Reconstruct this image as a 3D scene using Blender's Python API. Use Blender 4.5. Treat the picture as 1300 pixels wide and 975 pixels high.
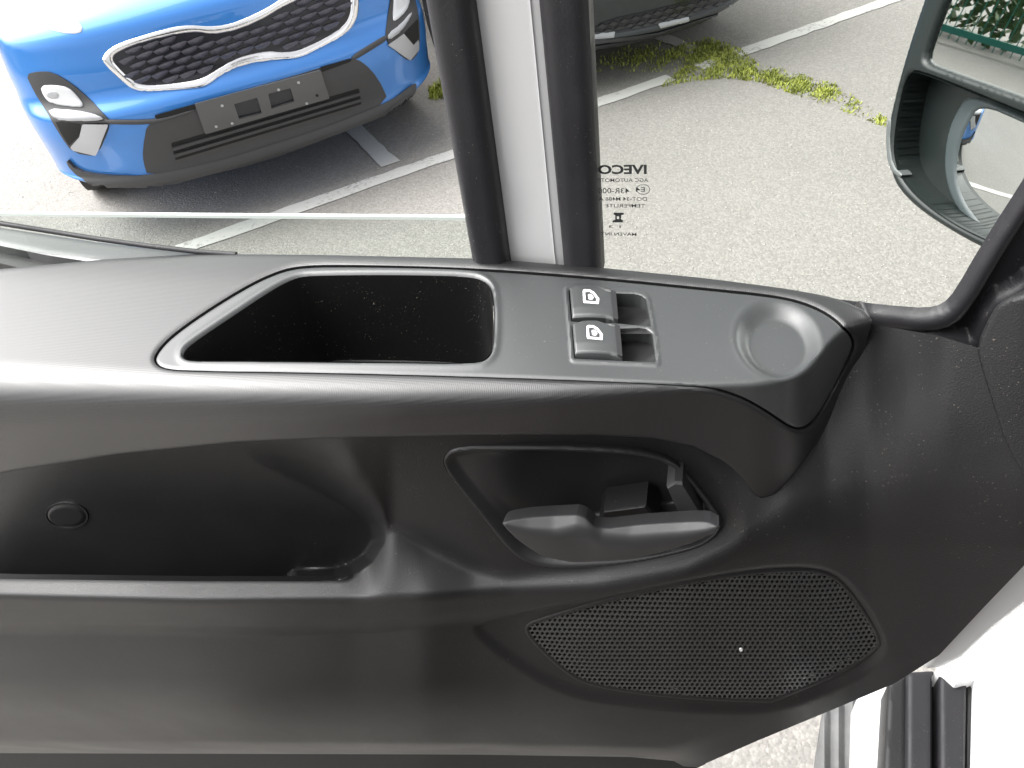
import bpy, bmesh, math, random
import numpy as np
from mathutils import Matrix, Vector
from mathutils.bvhtree import BVHTree

for o in list(bpy.data.objects): bpy.data.objects.remove(o, do_unlink=True)
scene = bpy.context.scene
COL = scene.collection
random.seed(5); RNG = np.random.default_rng(5)

# ------------------------------------------------------------------ camera
FPX = 976.0; CX, CY = 650.0, 487.5; H = 1.78          # photo pixels (1300 x 975), eye height in metres
def _cam(vx, vy):                                      # world axes from the vanishing point of the verticals
    d = np.array([(vx-CX)/FPX, (vy-CY)/FPX, 1.0]); d /= np.linalg.norm(d)
    fh = np.array([0, 0, 1.0]) - d*d[2]; fh /= np.linalg.norm(fh)
    return np.stack([np.cross(d, fh), fh, -d])
CM = _cam(815, 1545)
CAM = np.array([0, 0, H])
cd = bpy.data.cameras.new('camera'); cam = bpy.data.objects.new('camera', cd); COL.objects.link(cam)
cd.sensor_width = 36.0; cd.lens = FPX/1300*36.0; cd.clip_start = 0.02; cd.clip_end = 500
R = np.stack([CM[:, 0], -CM[:, 1], -CM[:, 2]], 1)
cam.matrix_world = Matrix.Translation((0, 0, H)) @ Matrix(R.tolist()).to_4x4()
scene.camera = cam

# ------------------------------------------------------------------ daylight (bright overcast)
SUN_EL, SUN_AZ = 50.0, -72.0                           # azimuth in degrees from +Y towards +X
w = bpy.data.worlds.new('World'); scene.world = w; w.use_nodes = True
nt = w.node_tree; nt.nodes.clear()
sky = nt.nodes.new('ShaderNodeTexSky'); sky.sky_type = 'NISHITA'; sky.sun_disc = False
sky.sun_elevation = math.radians(SUN_EL); sky.sun_rotation = math.radians(SUN_AZ)
sky.air_density = 1.0; sky.dust_density = 6.0; sky.ozone_density = 1.0
hs = nt.nodes.new('ShaderNodeHueSaturation'); hs.inputs['Saturation'].default_value = 0.06   # cloud cover greys the sky
bg = nt.nodes.new('ShaderNodeBackground'); bg.inputs['Strength'].default_value = 0.15
wo = nt.nodes.new('ShaderNodeOutputWorld')
nt.links.new(sky.outputs[0], hs.inputs['Color']); nt.links.new(hs.outputs[0], bg.inputs[0]); nt.links.new(bg.outputs[0], wo.inputs[0])
sl = bpy.data.lights.new('sun', 'SUN'); sl.energy = 1.5; sl.angle = math.radians(80); sl.color = (1, .975, .94)
so = bpy.data.objects.new('sun', sl); COL.objects.link(so)
a, e = math.radians(SUN_AZ), math.radians(SUN_EL)
sd_ = Vector((math.sin(a)*math.cos(e), math.cos(a)*math.cos(e), math.sin(e)))
so.rotation_euler = sd_.to_track_quat('Z', 'Y').to_euler(); so.location = (0, 0, 20)
scene.render.engine = 'CYCLES'
vs_ = scene.view_settings; vs_.view_transform = 'Standard'; vs_.look = 'None'; vs_.exposure = 1.52; vs_.gamma = 1.0; vs_.use_curve_mapping = False

# ------------------------------------------------------------------ photo pixel -> ray helpers
def rays(u, v):
    u = np.asarray(u, float); v = np.asarray(v, float)
    c = np.stack([(u-CX)/FPX, (v-CY)/FPX, np.ones_like(u)], -1)
    return c @ CM.T
EX = np.array([0.952186, -0.305519, 0.0]); EY = np.array([0.305519, 0.952186, 0.0]); EZ = np.array([0, 0, 1.0])
def pz(u, v, z):
    r = rays(u, v); return CAM + r*((z-H)/r[..., 2])[..., None]
def py(u, v, y):
    r = rays(u, v); return CAM + r*(y/(r @ EY))[..., None]
def pp(u, v, p0, n):
    r = rays(u, v); return CAM + r*(((np.asarray(p0)-CAM) @ n)/(r @ n))[..., None]
def project(P):
    q = (np.asarray(P)-CAM) @ CM
    return np.stack([CX+FPX*q[..., 0]/q[..., 2], CY+FPX*q[..., 1]/q[..., 2]], -1)
def with_normals(f):
    def g(u, v):
        P = f(u, v); h = .6
        n = np.cross(f(u, v+h)-f(u, v-h), f(u+h, v)-f(u-h, v))
        n /= np.linalg.norm(n, axis=-1, keepdims=True)+1e-12
        return P, n
    return g
def surf_y(y): return with_normals(lambda u, v: py(u, v, y))
def surf_z(z): return with_normals(lambda u, v: pz(u, v, z))
def surf_p(p0, n): return with_normals(lambda u, v: pp(u, v, p0, n))
def sstep(a, b, x):
    t = np.clip((x-a)/(b-a), 0, 1); return t*t*(3-2*t)

# ------------------------------------------------------------------ outline helpers
def smooth_poly(pts, n=2):                            # Chaikin corner rounding of a closed outline
    p = np.asarray(pts, float)
    for _ in range(n):
        q = np.roll(p, -1, 0); p = np.stack([.75*p+.25*q, .25*p+.75*q], 1).reshape(-1, 2)
    return p
def ellipse(cx, cy, rx, ry, ang=0, n=40):
    t = np.linspace(0, 2*np.pi, n, endpoint=False); c, s = math.cos(ang), math.sin(ang)
    x, y = rx*np.cos(t), ry*np.sin(t)
    return np.stack([cx+c*x-s*y, cy+s*x+c*y], 1)
def seg_dist(P, A, B):
    d = B-A; L = (d*d).sum()+1e-12
    t = np.clip(((P-A) @ d)/L, 0, 1)
    return np.sqrt((((P-A)-t[:, None]*d)**2).sum(1))
def line_dist(P, pts):
    pts = np.asarray(pts, float); sh = P.shape[:-1]; Q = P.reshape(-1, 2)
    D = np.full(len(Q), 1e9)
    for i in range(len(pts)-1): D = np.minimum(D, seg_dist(Q, pts[i], pts[i+1]))
    return D.reshape(sh)
def poly_sd(P, poly):                                 # signed distance, positive inside
    sh = P.shape[:-1]; Q = P.reshape(-1, 2); poly = np.asarray(poly, float)
    D = np.full(len(Q), 1e9); ins = np.zeros(len(Q), bool)
    for i in range(len(poly)):
        A, B = poly[i], poly[(i+1) % len(poly)]
        D = np.minimum(D, seg_dist(Q, A, B))
        if A[1] != B[1]:
            c = (A[1] > Q[:, 1]) != (B[1] > Q[:, 1])
            ins ^= c & (Q[:, 0] < (B[0]-A[0])*(Q[:, 1]-A[1])/(B[1]-A[1])+A[0])
    return np.where(ins, D, -D).reshape(sh)

# ------------------------------------------------------------------ objects
class Frame:                                          # a thing: empty at its base; parts are stored in its own axes
    def __init__(self, name, label, cat, loc, x=(1, 0, 0), y=(0, 1, 0), group=None):
        self.R = np.stack([x, y, np.cross(x, y)], 1).astype(float); self.loc = np.asarray(loc, float)
        o = bpy.data.objects.new(name, None); COL.objects.link(o); o.empty_display_size = .1
        o.matrix_world = Matrix.Translation(self.loc.tolist()) @ Matrix(self.R.tolist()).to_4x4()
        o['label'] = label; o['category'] = cat
        if group: o['group'] = group
        self.o = o
    def local(self, P): return (np.asarray(P)-self.loc) @ self.R
    def world(self, P): return np.asarray(P) @ self.R.T + self.loc
def mesh_obj(name, V, F, mat, frame=None, parent=None, label=None, sharp=38, smooth=True):
    m = bpy.data.meshes.new(name)
    V = np.asarray(V, float)
    if frame is not None: V = frame.local(V)
    m.from_pydata(V.tolist(), [], [list(map(int, f)) for f in F])
    if smooth:
        m.shade_smooth(); m.set_sharp_from_angle(angle=math.radians(sharp))
    if isinstance(mat, (list, tuple)):
        for q in mat: m.materials.append(q)
    elif mat: m.materials.append(mat)
    m.update()
    o = bpy.data.objects.new(name, m); COL.objects.link(o)
    if parent is not None: o.parent = parent
    elif frame is not None: o.parent = frame.o
    if label: o['label'] = label
    return o
def single(o, label, cat=None, kind=None, group=None):
    if label: o['label'] = label
    if cat: o['category'] = cat
    if kind: o['kind'] = kind
    if group: o['group'] = group
    return o

def patch(poly, surf, step=2.5, holes=(), off=None, skirt=0.0, sdir=None, grow=None):
    """A piece of `surf` cut exactly to an outline; rims get a skirt of real thickness."""
    poly = np.asarray(poly, float)
    lo = poly.min(0)-step; hi = poly.max(0)+step
    us = np.arange(lo[0], hi[0]+step, step); vs = np.arange(lo[1], hi[1]+step, step)
    UU, VV = np.meshgrid(us, vs); G = np.stack([UU, VV], -1)
    sd = poly_sd(G, poly)
    for h in holes: sd = np.minimum(sd, -poly_sd(G, h))
    sd = np.where(np.abs(sd) < 1e-6, 1e-6, sd)
    nv, nu = sd.shape; ins = sd > 0
    idx = -np.ones(sd.shape, int); idx[ins] = np.arange(ins.sum())
    pix = [G[ins]]; sds = [sd[ins]]; n = int(ins.sum()); extra = []; ek = {}
    c = ins[:-1, :-1].astype(int)+ins[:-1, 1:]+ins[1:, 1:]+ins[1:, :-1]
    fu = np.argwhere(c == 4)
    faces = np.stack([idx[fu[:, 0], fu[:, 1]], idx[fu[:, 0]+1, fu[:, 1]], idx[fu[:, 0]+1, fu[:, 1]+1], idx[fu[:, 0], fu[:, 1]+1]], 1).tolist()
    for j, i in np.argwhere((c > 0) & (c < 4)):
        cor = [(j, i), (j+1, i), (j+1, i+1), (j, i+1)]; f = []
        for k in range(4):
            p, q = cor[k], cor[(k+1) % 4]
            if ins[p]: f.append(idx[p])
            if ins[p] != ins[q]:
                key = (p, q) if p < q else (q, p)
                if key not in ek:
                    s0, s1 = sd[p], sd[q]; t = s0/(s0-s1); ek[key] = n; n += 1
                    extra.append(G[p]*(1-t)+G[q]*t)
                f.append(ek[key])
        if len(f) > 2: faces.append(f)
    if extra: pix.append(np.array(extra)); sds.append(np.zeros(len(extra)))
    pix = np.concatenate(pix); sds = np.concatenate(sds)
    P, N = surf(pix[:, 0], pix[:, 1])
    if off is not None: P = P+N*np.asarray(off(pix[:, 0], pix[:, 1], sds))[:, None]
    if skirt:
        cnt = {}
        for f in faces:
            for k in range(len(f)):
                a_, b_ = f[k], f[(k+1) % len(f)]
                e_ = (a_, b_) if a_ < b_ else (b_, a_)
                cnt[e_] = None if e_ in cnt else (a_, b_)
        be = [x for x in cnt.values() if x]
        bv = sorted({x for e_ in be for x in e_}); mp = {x: len(P)+k for k, x in enumerate(bv)}
        bva = np.array(bv)
        dirs = -N[bva]*skirt if sdir is None else np.tile(np.asarray(sdir, float)*skirt, (len(bv), 1))
        P = np.concatenate([P, P[bva]+dirs])
        faces += [[b_, a_, mp[a_], mp[b_]] for a_, b_ in be]
    return P, faces
def loft(loops, cap0=False, cap1=False, closed=True):
    n = len(loops[0]); V = np.concatenate([np.asarray(l) for l in loops]); F = []
    for k in range(len(loops)-1):
        for i in range(n if closed else n-1):
            j = (i+1) % n; F.append([k*n+i, k*n+j, (k+1)*n+j, (k+1)*n+i])
    if cap0: F.append(list(range(n))[::-1])
    if cap1: F.append([(len(loops)-1)*n+i for i in range(n)])
    return V, F
def box(c, s, R_=np.eye(3)):
    c = np.asarray(c, float); s = np.asarray(s, float)/2
    V = np.array([[x, y, z] for x in (-1, 1) for y in (-1, 1) for z in (-1, 1)])*s @ R_.T + c
    return V, [[0, 1, 3, 2], [4, 6, 7, 5], [0, 4, 5, 1], [2, 3, 7, 6], [0, 2, 6, 4], [1, 5, 7, 3]]
def tube(path, r, n=10):
    path = np.asarray(path, float); loops = []
    for i in range(len(path)):
        t = path[min(i+1, len(path)-1)]-path[max(i-1, 0)]; t /= np.linalg.norm(t)
        a_ = np.cross(t, [0, 0, 1]) if abs(t[2]) < .9 else np.cross(t, [1, 0, 0]); a_ /= np.linalg.norm(a_); b_ = np.cross(t, a_)
        th = np.linspace(0, 2*np.pi, n, endpoint=False)
        rr = r[i] if hasattr(r, '__len__') else r
        loops.append(path[i]+rr*(np.cos(th)[:, None]*a_+np.sin(th)[:, None]*b_))
    return loft(loops, True, True)
def merge(parts):
    V, F, k = [], [], 0
    for v, f in parts:
        V.append(v); F += [[x+k for x in q] for q in f]; k += len(v)
    return np.concatenate(V), F

# ------------------------------------------------------------------ materials
class NT:
    def __init__(s, name):
        s.m = bpy.data.materials.new(name); s.m.use_nodes = True; s.t = s.m.node_tree
        s.b = s.t.nodes['Principled BSDF']; s.out = s.t.nodes['Material Output']
    def n(s, typ, **k):
        q = s.t.nodes.new(typ)
        for a_, v in k.items():
            if a_ in q.inputs.keys(): q.inputs[a_].default_value = v
            else: setattr(q, a_, v)
        return q
    def l(s, a_, b_): s.t.links.new(a_, b_)
    def math(s, op, a_, b_=None):
        q = s.n('ShaderNodeMath', operation=op)
        for k, x in enumerate((a_, b_)):
            if x is None: continue
            if isinstance(x, (int, float)): q.inputs[k].default_value = x
            else: s.l(x, q.inputs[k])
        return q.outputs[0]
def mat(name, col, rough=.5, metal=0, spec=.5, coat=0, coat_r=.03, grain=0, gscale=900, var=0.0, vscale=6, rvar=0.0, dust=0.0):
    t = NT(name); b = t.b
    b.inputs['Base Color'].default_value = (*col, 1); b.inputs['Roughness'].default_value = rough
    b.inputs['Metallic'].default_value = metal; b.inputs['Specular IOR Level'].default_value = spec
    b.inputs['Coat Weight'].default_value = coat; b.inputs['Coat Roughness'].default_value = coat_r
    tc = t.n('ShaderNodeTexCoord')
    if var or dust or rvar:
        nz = t.n('ShaderNodeTexNoise', Scale=vscale, Detail=6.0, Roughness=.6); t.l(tc.outputs['Object'], nz.inputs['Vector'])
        if var:
            mx = t.n('ShaderNodeMix', data_type='RGBA'); mx.inputs['A'].default_value = (*[x*(1-var) for x in col], 1); mx.inputs['B'].default_value = (*[min(1, x*(1+var)) for x in col], 1)
            t.l(nz.outputs['Fac'], mx.inputs['Factor']); last = mx.outputs['Result']
        else:
            rgb = t.n('ShaderNodeRGB'); rgb.outputs[0].default_value = (*col, 1); last = rgb.outputs[0]
        if dust:
            n2 = t.n('ShaderNodeTexNoise', Scale=700.0, Detail=2.0); t.l(tc.outputs['Object'], n2.inputs['Vector'])
            n3 = t.n('ShaderNodeTexNoise', Scale=35.0, Detail=3.0); t.l(tc.outputs['Object'], n3.inputs['Vector'])
            f = t.math('MULTIPLY', t.math('GREATER_THAN', n2.outputs['Fac'], .71), t.math('GREATER_THAN', n3.outputs['Fac'], .5))
            mx = t.n('ShaderNodeMix', data_type='RGBA'); t.l(t.math('MULTIPLY', f, dust), mx.inputs['Factor']); t.l(last, mx.inputs['A']); mx.inputs['B'].default_value = (.42, .38, .32, 1)
            last = mx.outputs['Result']
        t.l(last, b.inputs['Base Color'])
        if rvar:
            mr = t.n('ShaderNodeMapRange'); mr.inputs['From Min'].default_value = .3; mr.inputs['From Max'].default_value = .7
            mr.inputs['To Min'].default_value = max(0, rough-rvar); mr.inputs['To Max'].default_value = rough+rvar
            t.l(nz.outputs['Fac'], mr.inputs['Value']); t.l(mr.outputs['Result'], b.inputs['Roughness'])
    if grain:
        g = t.n('ShaderNodeTexNoise', Scale=gscale, Detail=2.0, Roughness=.55); t.l(tc.outputs['Object'], g.inputs['Vector'])
        bp = t.n('ShaderNodeBump', Strength=grain, Distance=.0006); t.l(g.outputs['Fac'], bp.inputs['Height']); t.l(bp.outputs['Normal'], b.inputs['Normal'])
    return t.m
M_panel = mat('black grained plastic', (.0105, .0102, .0109), .46, spec=.5, grain=.45, gscale=950, var=.15, rvar=.05, dust=.25)
M_insert = mat('satin charcoal plastic', (.046, .0485, .050), .37, spec=.8, grain=.10, gscale=1600, var=.1, rvar=.06, dust=.25)
M_gloss = mat('smooth black plastic', (.021, .021, .022), .34, spec=.5, grain=.08, gscale=1500, rvar=.05, dust=.15)
M_tray = mat('black tray plastic', (.006, .006, .006), .38, spec=.45, grain=.15, dust=.5, var=.1)
M_lever = mat('charcoal lever plastic', (.028, .028, .030), .5, grain=.15, gscale=1500, rvar=.04)
M_rub = mat('black rubber', (.016, .015, .018), .50, grain=.25, gscale=500, rvar=.12, vscale=30, dust=.25)
M_grille = mat('speaker grille plastic', (.045, .045, .045), .36)
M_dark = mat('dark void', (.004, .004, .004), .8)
M_white = mat('white van paint', (.80, .80, .80), .25, coat=.6, var=.02)
M_icon = mat('white printed ink', (.85, .85, .85), .5)
M_ink = mat('dark glass print', (.03, .035, .035), .6)
M_blue = mat('blue metallic paint', (.032, .19, .55), .32, metal=.35, coat=1.0, var=.06, vscale=900)
M_grey_car = mat('dark grey metallic paint', (.018, .024, .028), .3, metal=.4, coat=1.0)
M_white_car = mat('pale blue car paint', (.55, .62, .70), .3, coat=1.0)
M_chrome = mat('satin chrome', (.82, .82, .83), .16, metal=1.0)
M_silver = mat('silver plastic', (.42, .43, .45), .35, metal=.4)
M_cladding = mat('grey black bumper plastic', (.040, .040, .042), .5, var=.15, grain=.2, gscale=300)
M_plate = mat('grey number plate holder', (.085, .085, .085), .5, var=.12)
M_scale = mat('dark chrome grille scale', (.10, .10, .125), .28, metal=.3)
M_smoke = mat('smoked lamp lens', (.13, .14, .14), .2)
M_gblack = mat('gloss black grille', (.016, .017, .022), .22)
M_tyre = mat('tyre rubber', (.018, .018, .018), .75)
M_rim = mat('alloy', (.45, .45, .46), .3, metal=.9)
M_cglass = mat('dark car glass', (.01, .012, .013), .04, coat=.5)
M_lens = mat('clear lamp lens', (.62, .64, .66), .12, spec=.8)
M_mhouse = mat('mirror housing plastic', (.009, .014, .0135), .38, grain=.15, rvar=.05)
M_mirror = mat('mirror glass', (.70, .72, .71), .012, metal=1.0)
M_mrim = mat('grey mirror rim', (.07, .085, .09), .35)
M_green = mat('green fence paint', (.01, .16, .12), .4)
M_roof_blocker = mat('grey roof blocker', (.34, .32, .30), .9)
M_strip = mat('dusty grey sill strip', (.12, .12, .12), .6, var=.6, vscale=25)

def pad_material():
    t = NT('dimpled soft black plastic'); b = t.b
    b.inputs['Base Color'].default_value = (.014, .0137, .0148, 1); b.inputs['Roughness'].default_value = .40; b.inputs['Specular IOR Level'].default_value = .95
    tc = t.n('ShaderNodeTexCoord'); sx = t.n('ShaderNodeSeparateXYZ'); t.l(tc.outputs['Object'], sx.inputs[0])
    k = 2*math.pi/.0026
    a_ = t.math('MULTIPLY', sx.outputs['X'], k)
    q = t.math('SUBTRACT', sx.outputs['Z'], sx.outputs['Y']); b_ = t.math('MULTIPLY', q, k*.8)
    s1 = t.math('SINE', t.math('ADD', a_, b_)); s2 = t.math('SINE', t.math('SUBTRACT', a_, b_))
    h = t.math('MULTIPLY', s1, s2)
    nz = t.n('ShaderNodeTexNoise', Scale=1400.0, Detail=1.0); t.l(tc.outputs['Object'], nz.inputs['Vector'])
    hh = t.math('ADD', h, t.math('MULTIPLY', nz.outputs['Fac'], .6))
    bp = t.n('ShaderNodeBump', Strength=.24, Distance=.00015); t.l(hh, bp.inputs['Height']); t.l(bp.outputs['Normal'], b.inputs['Normal'])
    return t.m
M_pad = pad_material()

def glass_material(name, tint, refl=1.0):
    t = NT(name); t.t.nodes.remove(t.b)
    tr = t.n('ShaderNodeBsdfTransparent'); tr.inputs[0].default_value = (*tint, 1)
    gl = t.n('ShaderNodeBsdfGlossy'); gl.inputs['Roughness'].default_value = .0
    fr = t.n('ShaderNodeFresnel', IOR=1.45); mx = t.n('ShaderNodeMixShader')
    t.l(t.math('MULTIPLY', fr.outputs[0], refl), mx.inputs[0]); t.l(tr.outputs[0], mx.inputs[1]); t.l(gl.outputs[0], mx.inputs[2]); t.l(mx.outputs[0], t.out.inputs[0])
    return t.m
M_glass = glass_material('side window glass', (.745, .77, .75), .7)
M_glass2 = glass_material('lowered window glass', (.74, .78, .755), .7)
M_glassedge = mat('ground glass edge', (.66, .72, .68), .4)

def asphalt_material():
    t = NT('weathered asphalt'); b = t.b; b.inputs['Roughness'].default_value = .85
    tc = t.n('ShaderNodeTexCoord')
    def noise(s, d=4.0, r=.6):
        q = t.n('ShaderNodeTexNoise', Scale=s, Detail=d, Roughness=r); t.l(tc.outputs['Object'], q.inputs['Vector']); return q.outputs['Fac']
    vo = t.n('ShaderNodeTexVoronoi', Scale=95.0); t.l(tc.outputs['Object'], vo.inputs['Vector'])
    vo2 = t.n('ShaderNodeTexVoronoi', Scale=210.0); t.l(tc.outputs['Object'], vo2.inputs['Vector'])
    sep = t.n('ShaderNodeSeparateColor'); t.l(vo.outputs['Color'], sep.inputs[0])
    sep2 = t.n('ShaderNodeSeparateColor'); t.l(vo2.outputs['Color'], sep2.inputs[0])
    f = t.math('ADD', t.math('MULTIPLY', sep.outputs[0], .38), t.math('MULTIPLY', sep2.outputs[1], .30))
    f = t.math('ADD', f, t.math('MULTIPLY', noise(2.2, 5), .18)); f = t.math('ADD', f, t.math('MULTIPLY', noise(.45, 4), .5))
    cr = t.n('ShaderNodeValToRGB'); t.l(f, cr.inputs[0])
    el = cr.color_ramp.elements; el[0].position = .28; el[0].color = (.195, .185, .172, 1); el[1].position = .98; el[1].color = (.318, .303, .281, 1)
    m = el = cr.color_ramp.elements.new(.62); m.color = (.241, .230, .214, 1)
    t.l(cr.outputs[0], b.inputs['Base Color'])
    bp = t.n('ShaderNodeBump', Strength=.5, Distance=.004); t.l(t.math('SUBTRACT', sep.outputs[0], vo.outputs['Distance']), bp.inputs['Height']); t.l(bp.outputs['Normal'], b.inputs['Normal'])
    return t.m
M_asphalt = asphalt_material()
def line_material():
    t = NT('worn white road paint'); b = t.b; b.inputs['Roughness'].default_value = .7
    tc = t.n('ShaderNodeTexCoord')
    n1 = t.n('ShaderNodeTexNoise', Scale=45.0, Detail=6.0, Roughness=.7); t.l(tc.outputs['Object'], n1.inputs['Vector'])
    n2 = t.n('ShaderNodeTexNoise', Scale=3.0, Detail=3.0); t.l(tc.outputs['Object'], n2.inputs['Vector'])
    f = t.math('ADD', n1.outputs['Fac'], t.math('MULTIPLY', n2.outputs['Fac'], .6))
    cr = t.n('ShaderNodeValToRGB'); t.l(f, cr.inputs[0]); e_ = cr.color_ramp.elements
    e_[0].position = .58; e_[0].color = (.27, .265, .25, 1); e_[1].position = .74; e_[1].color = (.55, .545, .52, 1)
    t.l(cr.outputs[0], b.inputs['Base Color']); return t.m
M_line = line_material()
def leaf_material(name, c1, c2):
    t = NT(name); b = t.b; b.inputs['Roughness'].default_value = .6
    tc = t.n('ShaderNodeTexCoord'); nz = t.n('ShaderNodeTexNoise', Scale=14.0, Detail=5.0); t.l(tc.outputs['Object'], nz.inputs['Vector'])
    cr = t.n('ShaderNodeValToRGB'); t.l(nz.outputs['Fac'], cr.inputs[0]); e_ = cr.color_ramp.elements
    e_[0].position = .35; e_[0].color = (*c1, 1); e_[1].position = .65; e_[1].color = (*c2, 1)
    t.l(cr.outputs[0], b.inputs['Base Color'])
    b.inputs['Subsurface Weight'].default_value = 0
    return t.m
M_grass = leaf_material('weeds and grass', (.19, .22, .04), (.42, .46, .09))
M_hedge = leaf_material('hedge leaves', (.03, .07, .02), (.09, .16, .04))

# ------------------------------------------------------------------ ground, parking lines, weeds
V, F = [[-120, -120, 0], [120, -120, 0], [120, 120, 0], [-120, 120, 0]], [[0, 1, 2, 3]]
single(mesh_obj('asphalt_ground', V, F, M_asphalt), 'weathered grey asphalt of the car park', kind='structure')
def ground_strip(name, pts, width, label):
    P = np.array([pz(np.array(float(u)), np.array(float(v)), 0.0) for u, v in pts])[:, :2]
    d = P[-1]-P[0]; d /= np.linalg.norm(d); n_ = np.array([-d[1], d[0]])
    k = 60; T = np.linspace(0, 1, k); L = P[0]+(P[-1]-P[0])*T[:, None]
    jit = RNG.normal(0, .004, (k, 2))
    A = L+n_*(width/2+jit[:, :1]); B = L-n_*(width/2+jit[:, 1:])
    V = [[*p, .004] for p in A]+[[*p, .004] for p in B]
    F = [[i, k+i, k+i+1, i+1] for i in range(k-1)]
    return single(mesh_obj(name, V, F, M_line), label, kind='structure')
l0, l1 = pz(245., 312., 0.)[:2], pz(845., 101., 0.)[:2]; ld = (l1-l0)/np.linalg.norm(l1-l0)
ln = np.array([-ld[1], ld[0]])
def strip2(name, a_, b_, width, label, z=.004):
    q0, q1 = project(np.array([*a_, 0])), project(np.array([*b_, 0])); return ground_strip(name, [q0, q1], width, label)
strip2('parking_line', l0-ld*2.2, l0+ld*2.75, .10, 'white parking line running in front of the blue car')
strip2('parking_line', l0+ld*2.95, l0+ld*7.0, .10, 'white parking line beyond the weeds')
dv = pz(505., 218., 0.)[:2]
ground_strip('bay_divider_line', [project(np.array([*(dv+ln*.10), 0])), project(np.array([*(dv+ln*4.5), 0]))], .10, 'worn white bay line running under the blue car')
ground_strip('bay_divider_line', [project(np.array([*(l0+ld*3.1+ln*.1), 0])), project(np.array([*(l0+ld*3.1+ln*4.5), 0]))], .10, 'worn white bay line beside the dark grey car')

def blades(name, spots, mat_, label, hmin, hmax, wid=.006):
    V, F = [], []
    for (x, y, s) in spots:
        az = random.random()*6.283; h = random.uniform(hmin, hmax)*s; lean = random.uniform(.1, .9)*h; ww = wid*random.uniform(.6, 1.6)
        dx, dy = math.cos(az), math.sin(az); px, py_ = -dy*ww, dx*ww; k = len(V)
        V += [(x-px, y-py_, 0.0), (x+px, y+py_, 0.0), (x+dx*lean*.4+px*.8, y+dy*lean*.4+py_*.8, h*.65), (x+dx*lean*.4-px*.8, y+dy*lean*.4-py_*.8, h*.65), (x+dx*lean, y+dy*lean, h)]
        F += [(k, k+1, k+2, k+3), (k+3, k+2, k+4)]
    return single(mesh_obj(name, V, F, mat_, smooth=False), label, kind='stuff')
def scatter_poly(poly, n, fall=20, clump=.25):
    poly = np.array(poly, float); lo, hi = poly.min(0), poly.max(0); out = []
    cc = RNG.uniform(0, 1000, (2,))
    while len(out) < n:
        q = RNG.uniform(lo, hi, (4000, 2)); s = poly_sd(q, poly)
        g = pz(q[:, 0], q[:, 1], 0.0)
        cl = .62+.25*np.sin(g[:, 0]*9+cc[0])+.25*np.sin(g[:, 1]*11+g[:, 0]*5+cc[1])+.25*np.sin(g[:, 0]*31-g[:, 1]*23)
        ok = (s > 0) & (RNG.uniform(0, 1, len(q)) < np.clip(s/fall, .2, 1)*np.clip(cl, .12, 1))
        out += [(x, y, min(1.3, .45+c_*.8)) for (x, y, _), c_ in zip(g[ok], np.clip(cl[ok], 0, 1))]
    return out[:n]
sp = scatter_poly([(838, 112), (848, 95), (862, 60), (900, 48), (938, 62), (965, 82), (1010, 92), (1060, 108), (1126, 150), (1124, 163), (1060, 138), (1000, 118), (960, 104), (920, 100), (880, 104)], 6500)
sp += scatter_poly([(755, 75), (800, 58), (870, 48), (900, 60), (862, 95), (800, 92), (755, 92)], 900)
blades('weeds', sp, M_grass, 'yellow green weeds and grass growing along the parking line', .005, .021, .0035)
blades('weeds', scatter_poly([(543, 112), (562, 108), (568, 126), (545, 128)], 260, 6), M_grass, 'small tuft of weeds beside the blue car', .015, .05)
# loose grit on the tarmac
def grit(n):
    V, F = [], []
    q = RNG.uniform([-50, 0], [1250, 400], (n, 2)); g = pz(q[:, 0], q[:, 1], 0.0)
    for x, y, _ in g:
        s = random.uniform(.002, .006); k = len(V); a_ = random.random()*3
        V += [(x+s*math.cos(a_+i*2.09), y+s*math.sin(a_+i*2.09), .001) for i in range(3)]+[(x, y, s*.9)]
        F += [(k, k+1, k+3), (k+1, k+2, k+3), (k+2, k, k+3)]
    return V, F
V, F = grit(2500)
single(mesh_obj('grit', V, F, mat('grit', (.42, .41, .38), .8, var=.4, vscale=30), smooth=False), 'loose pale grit scattered on the asphalt', kind='stuff')

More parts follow.
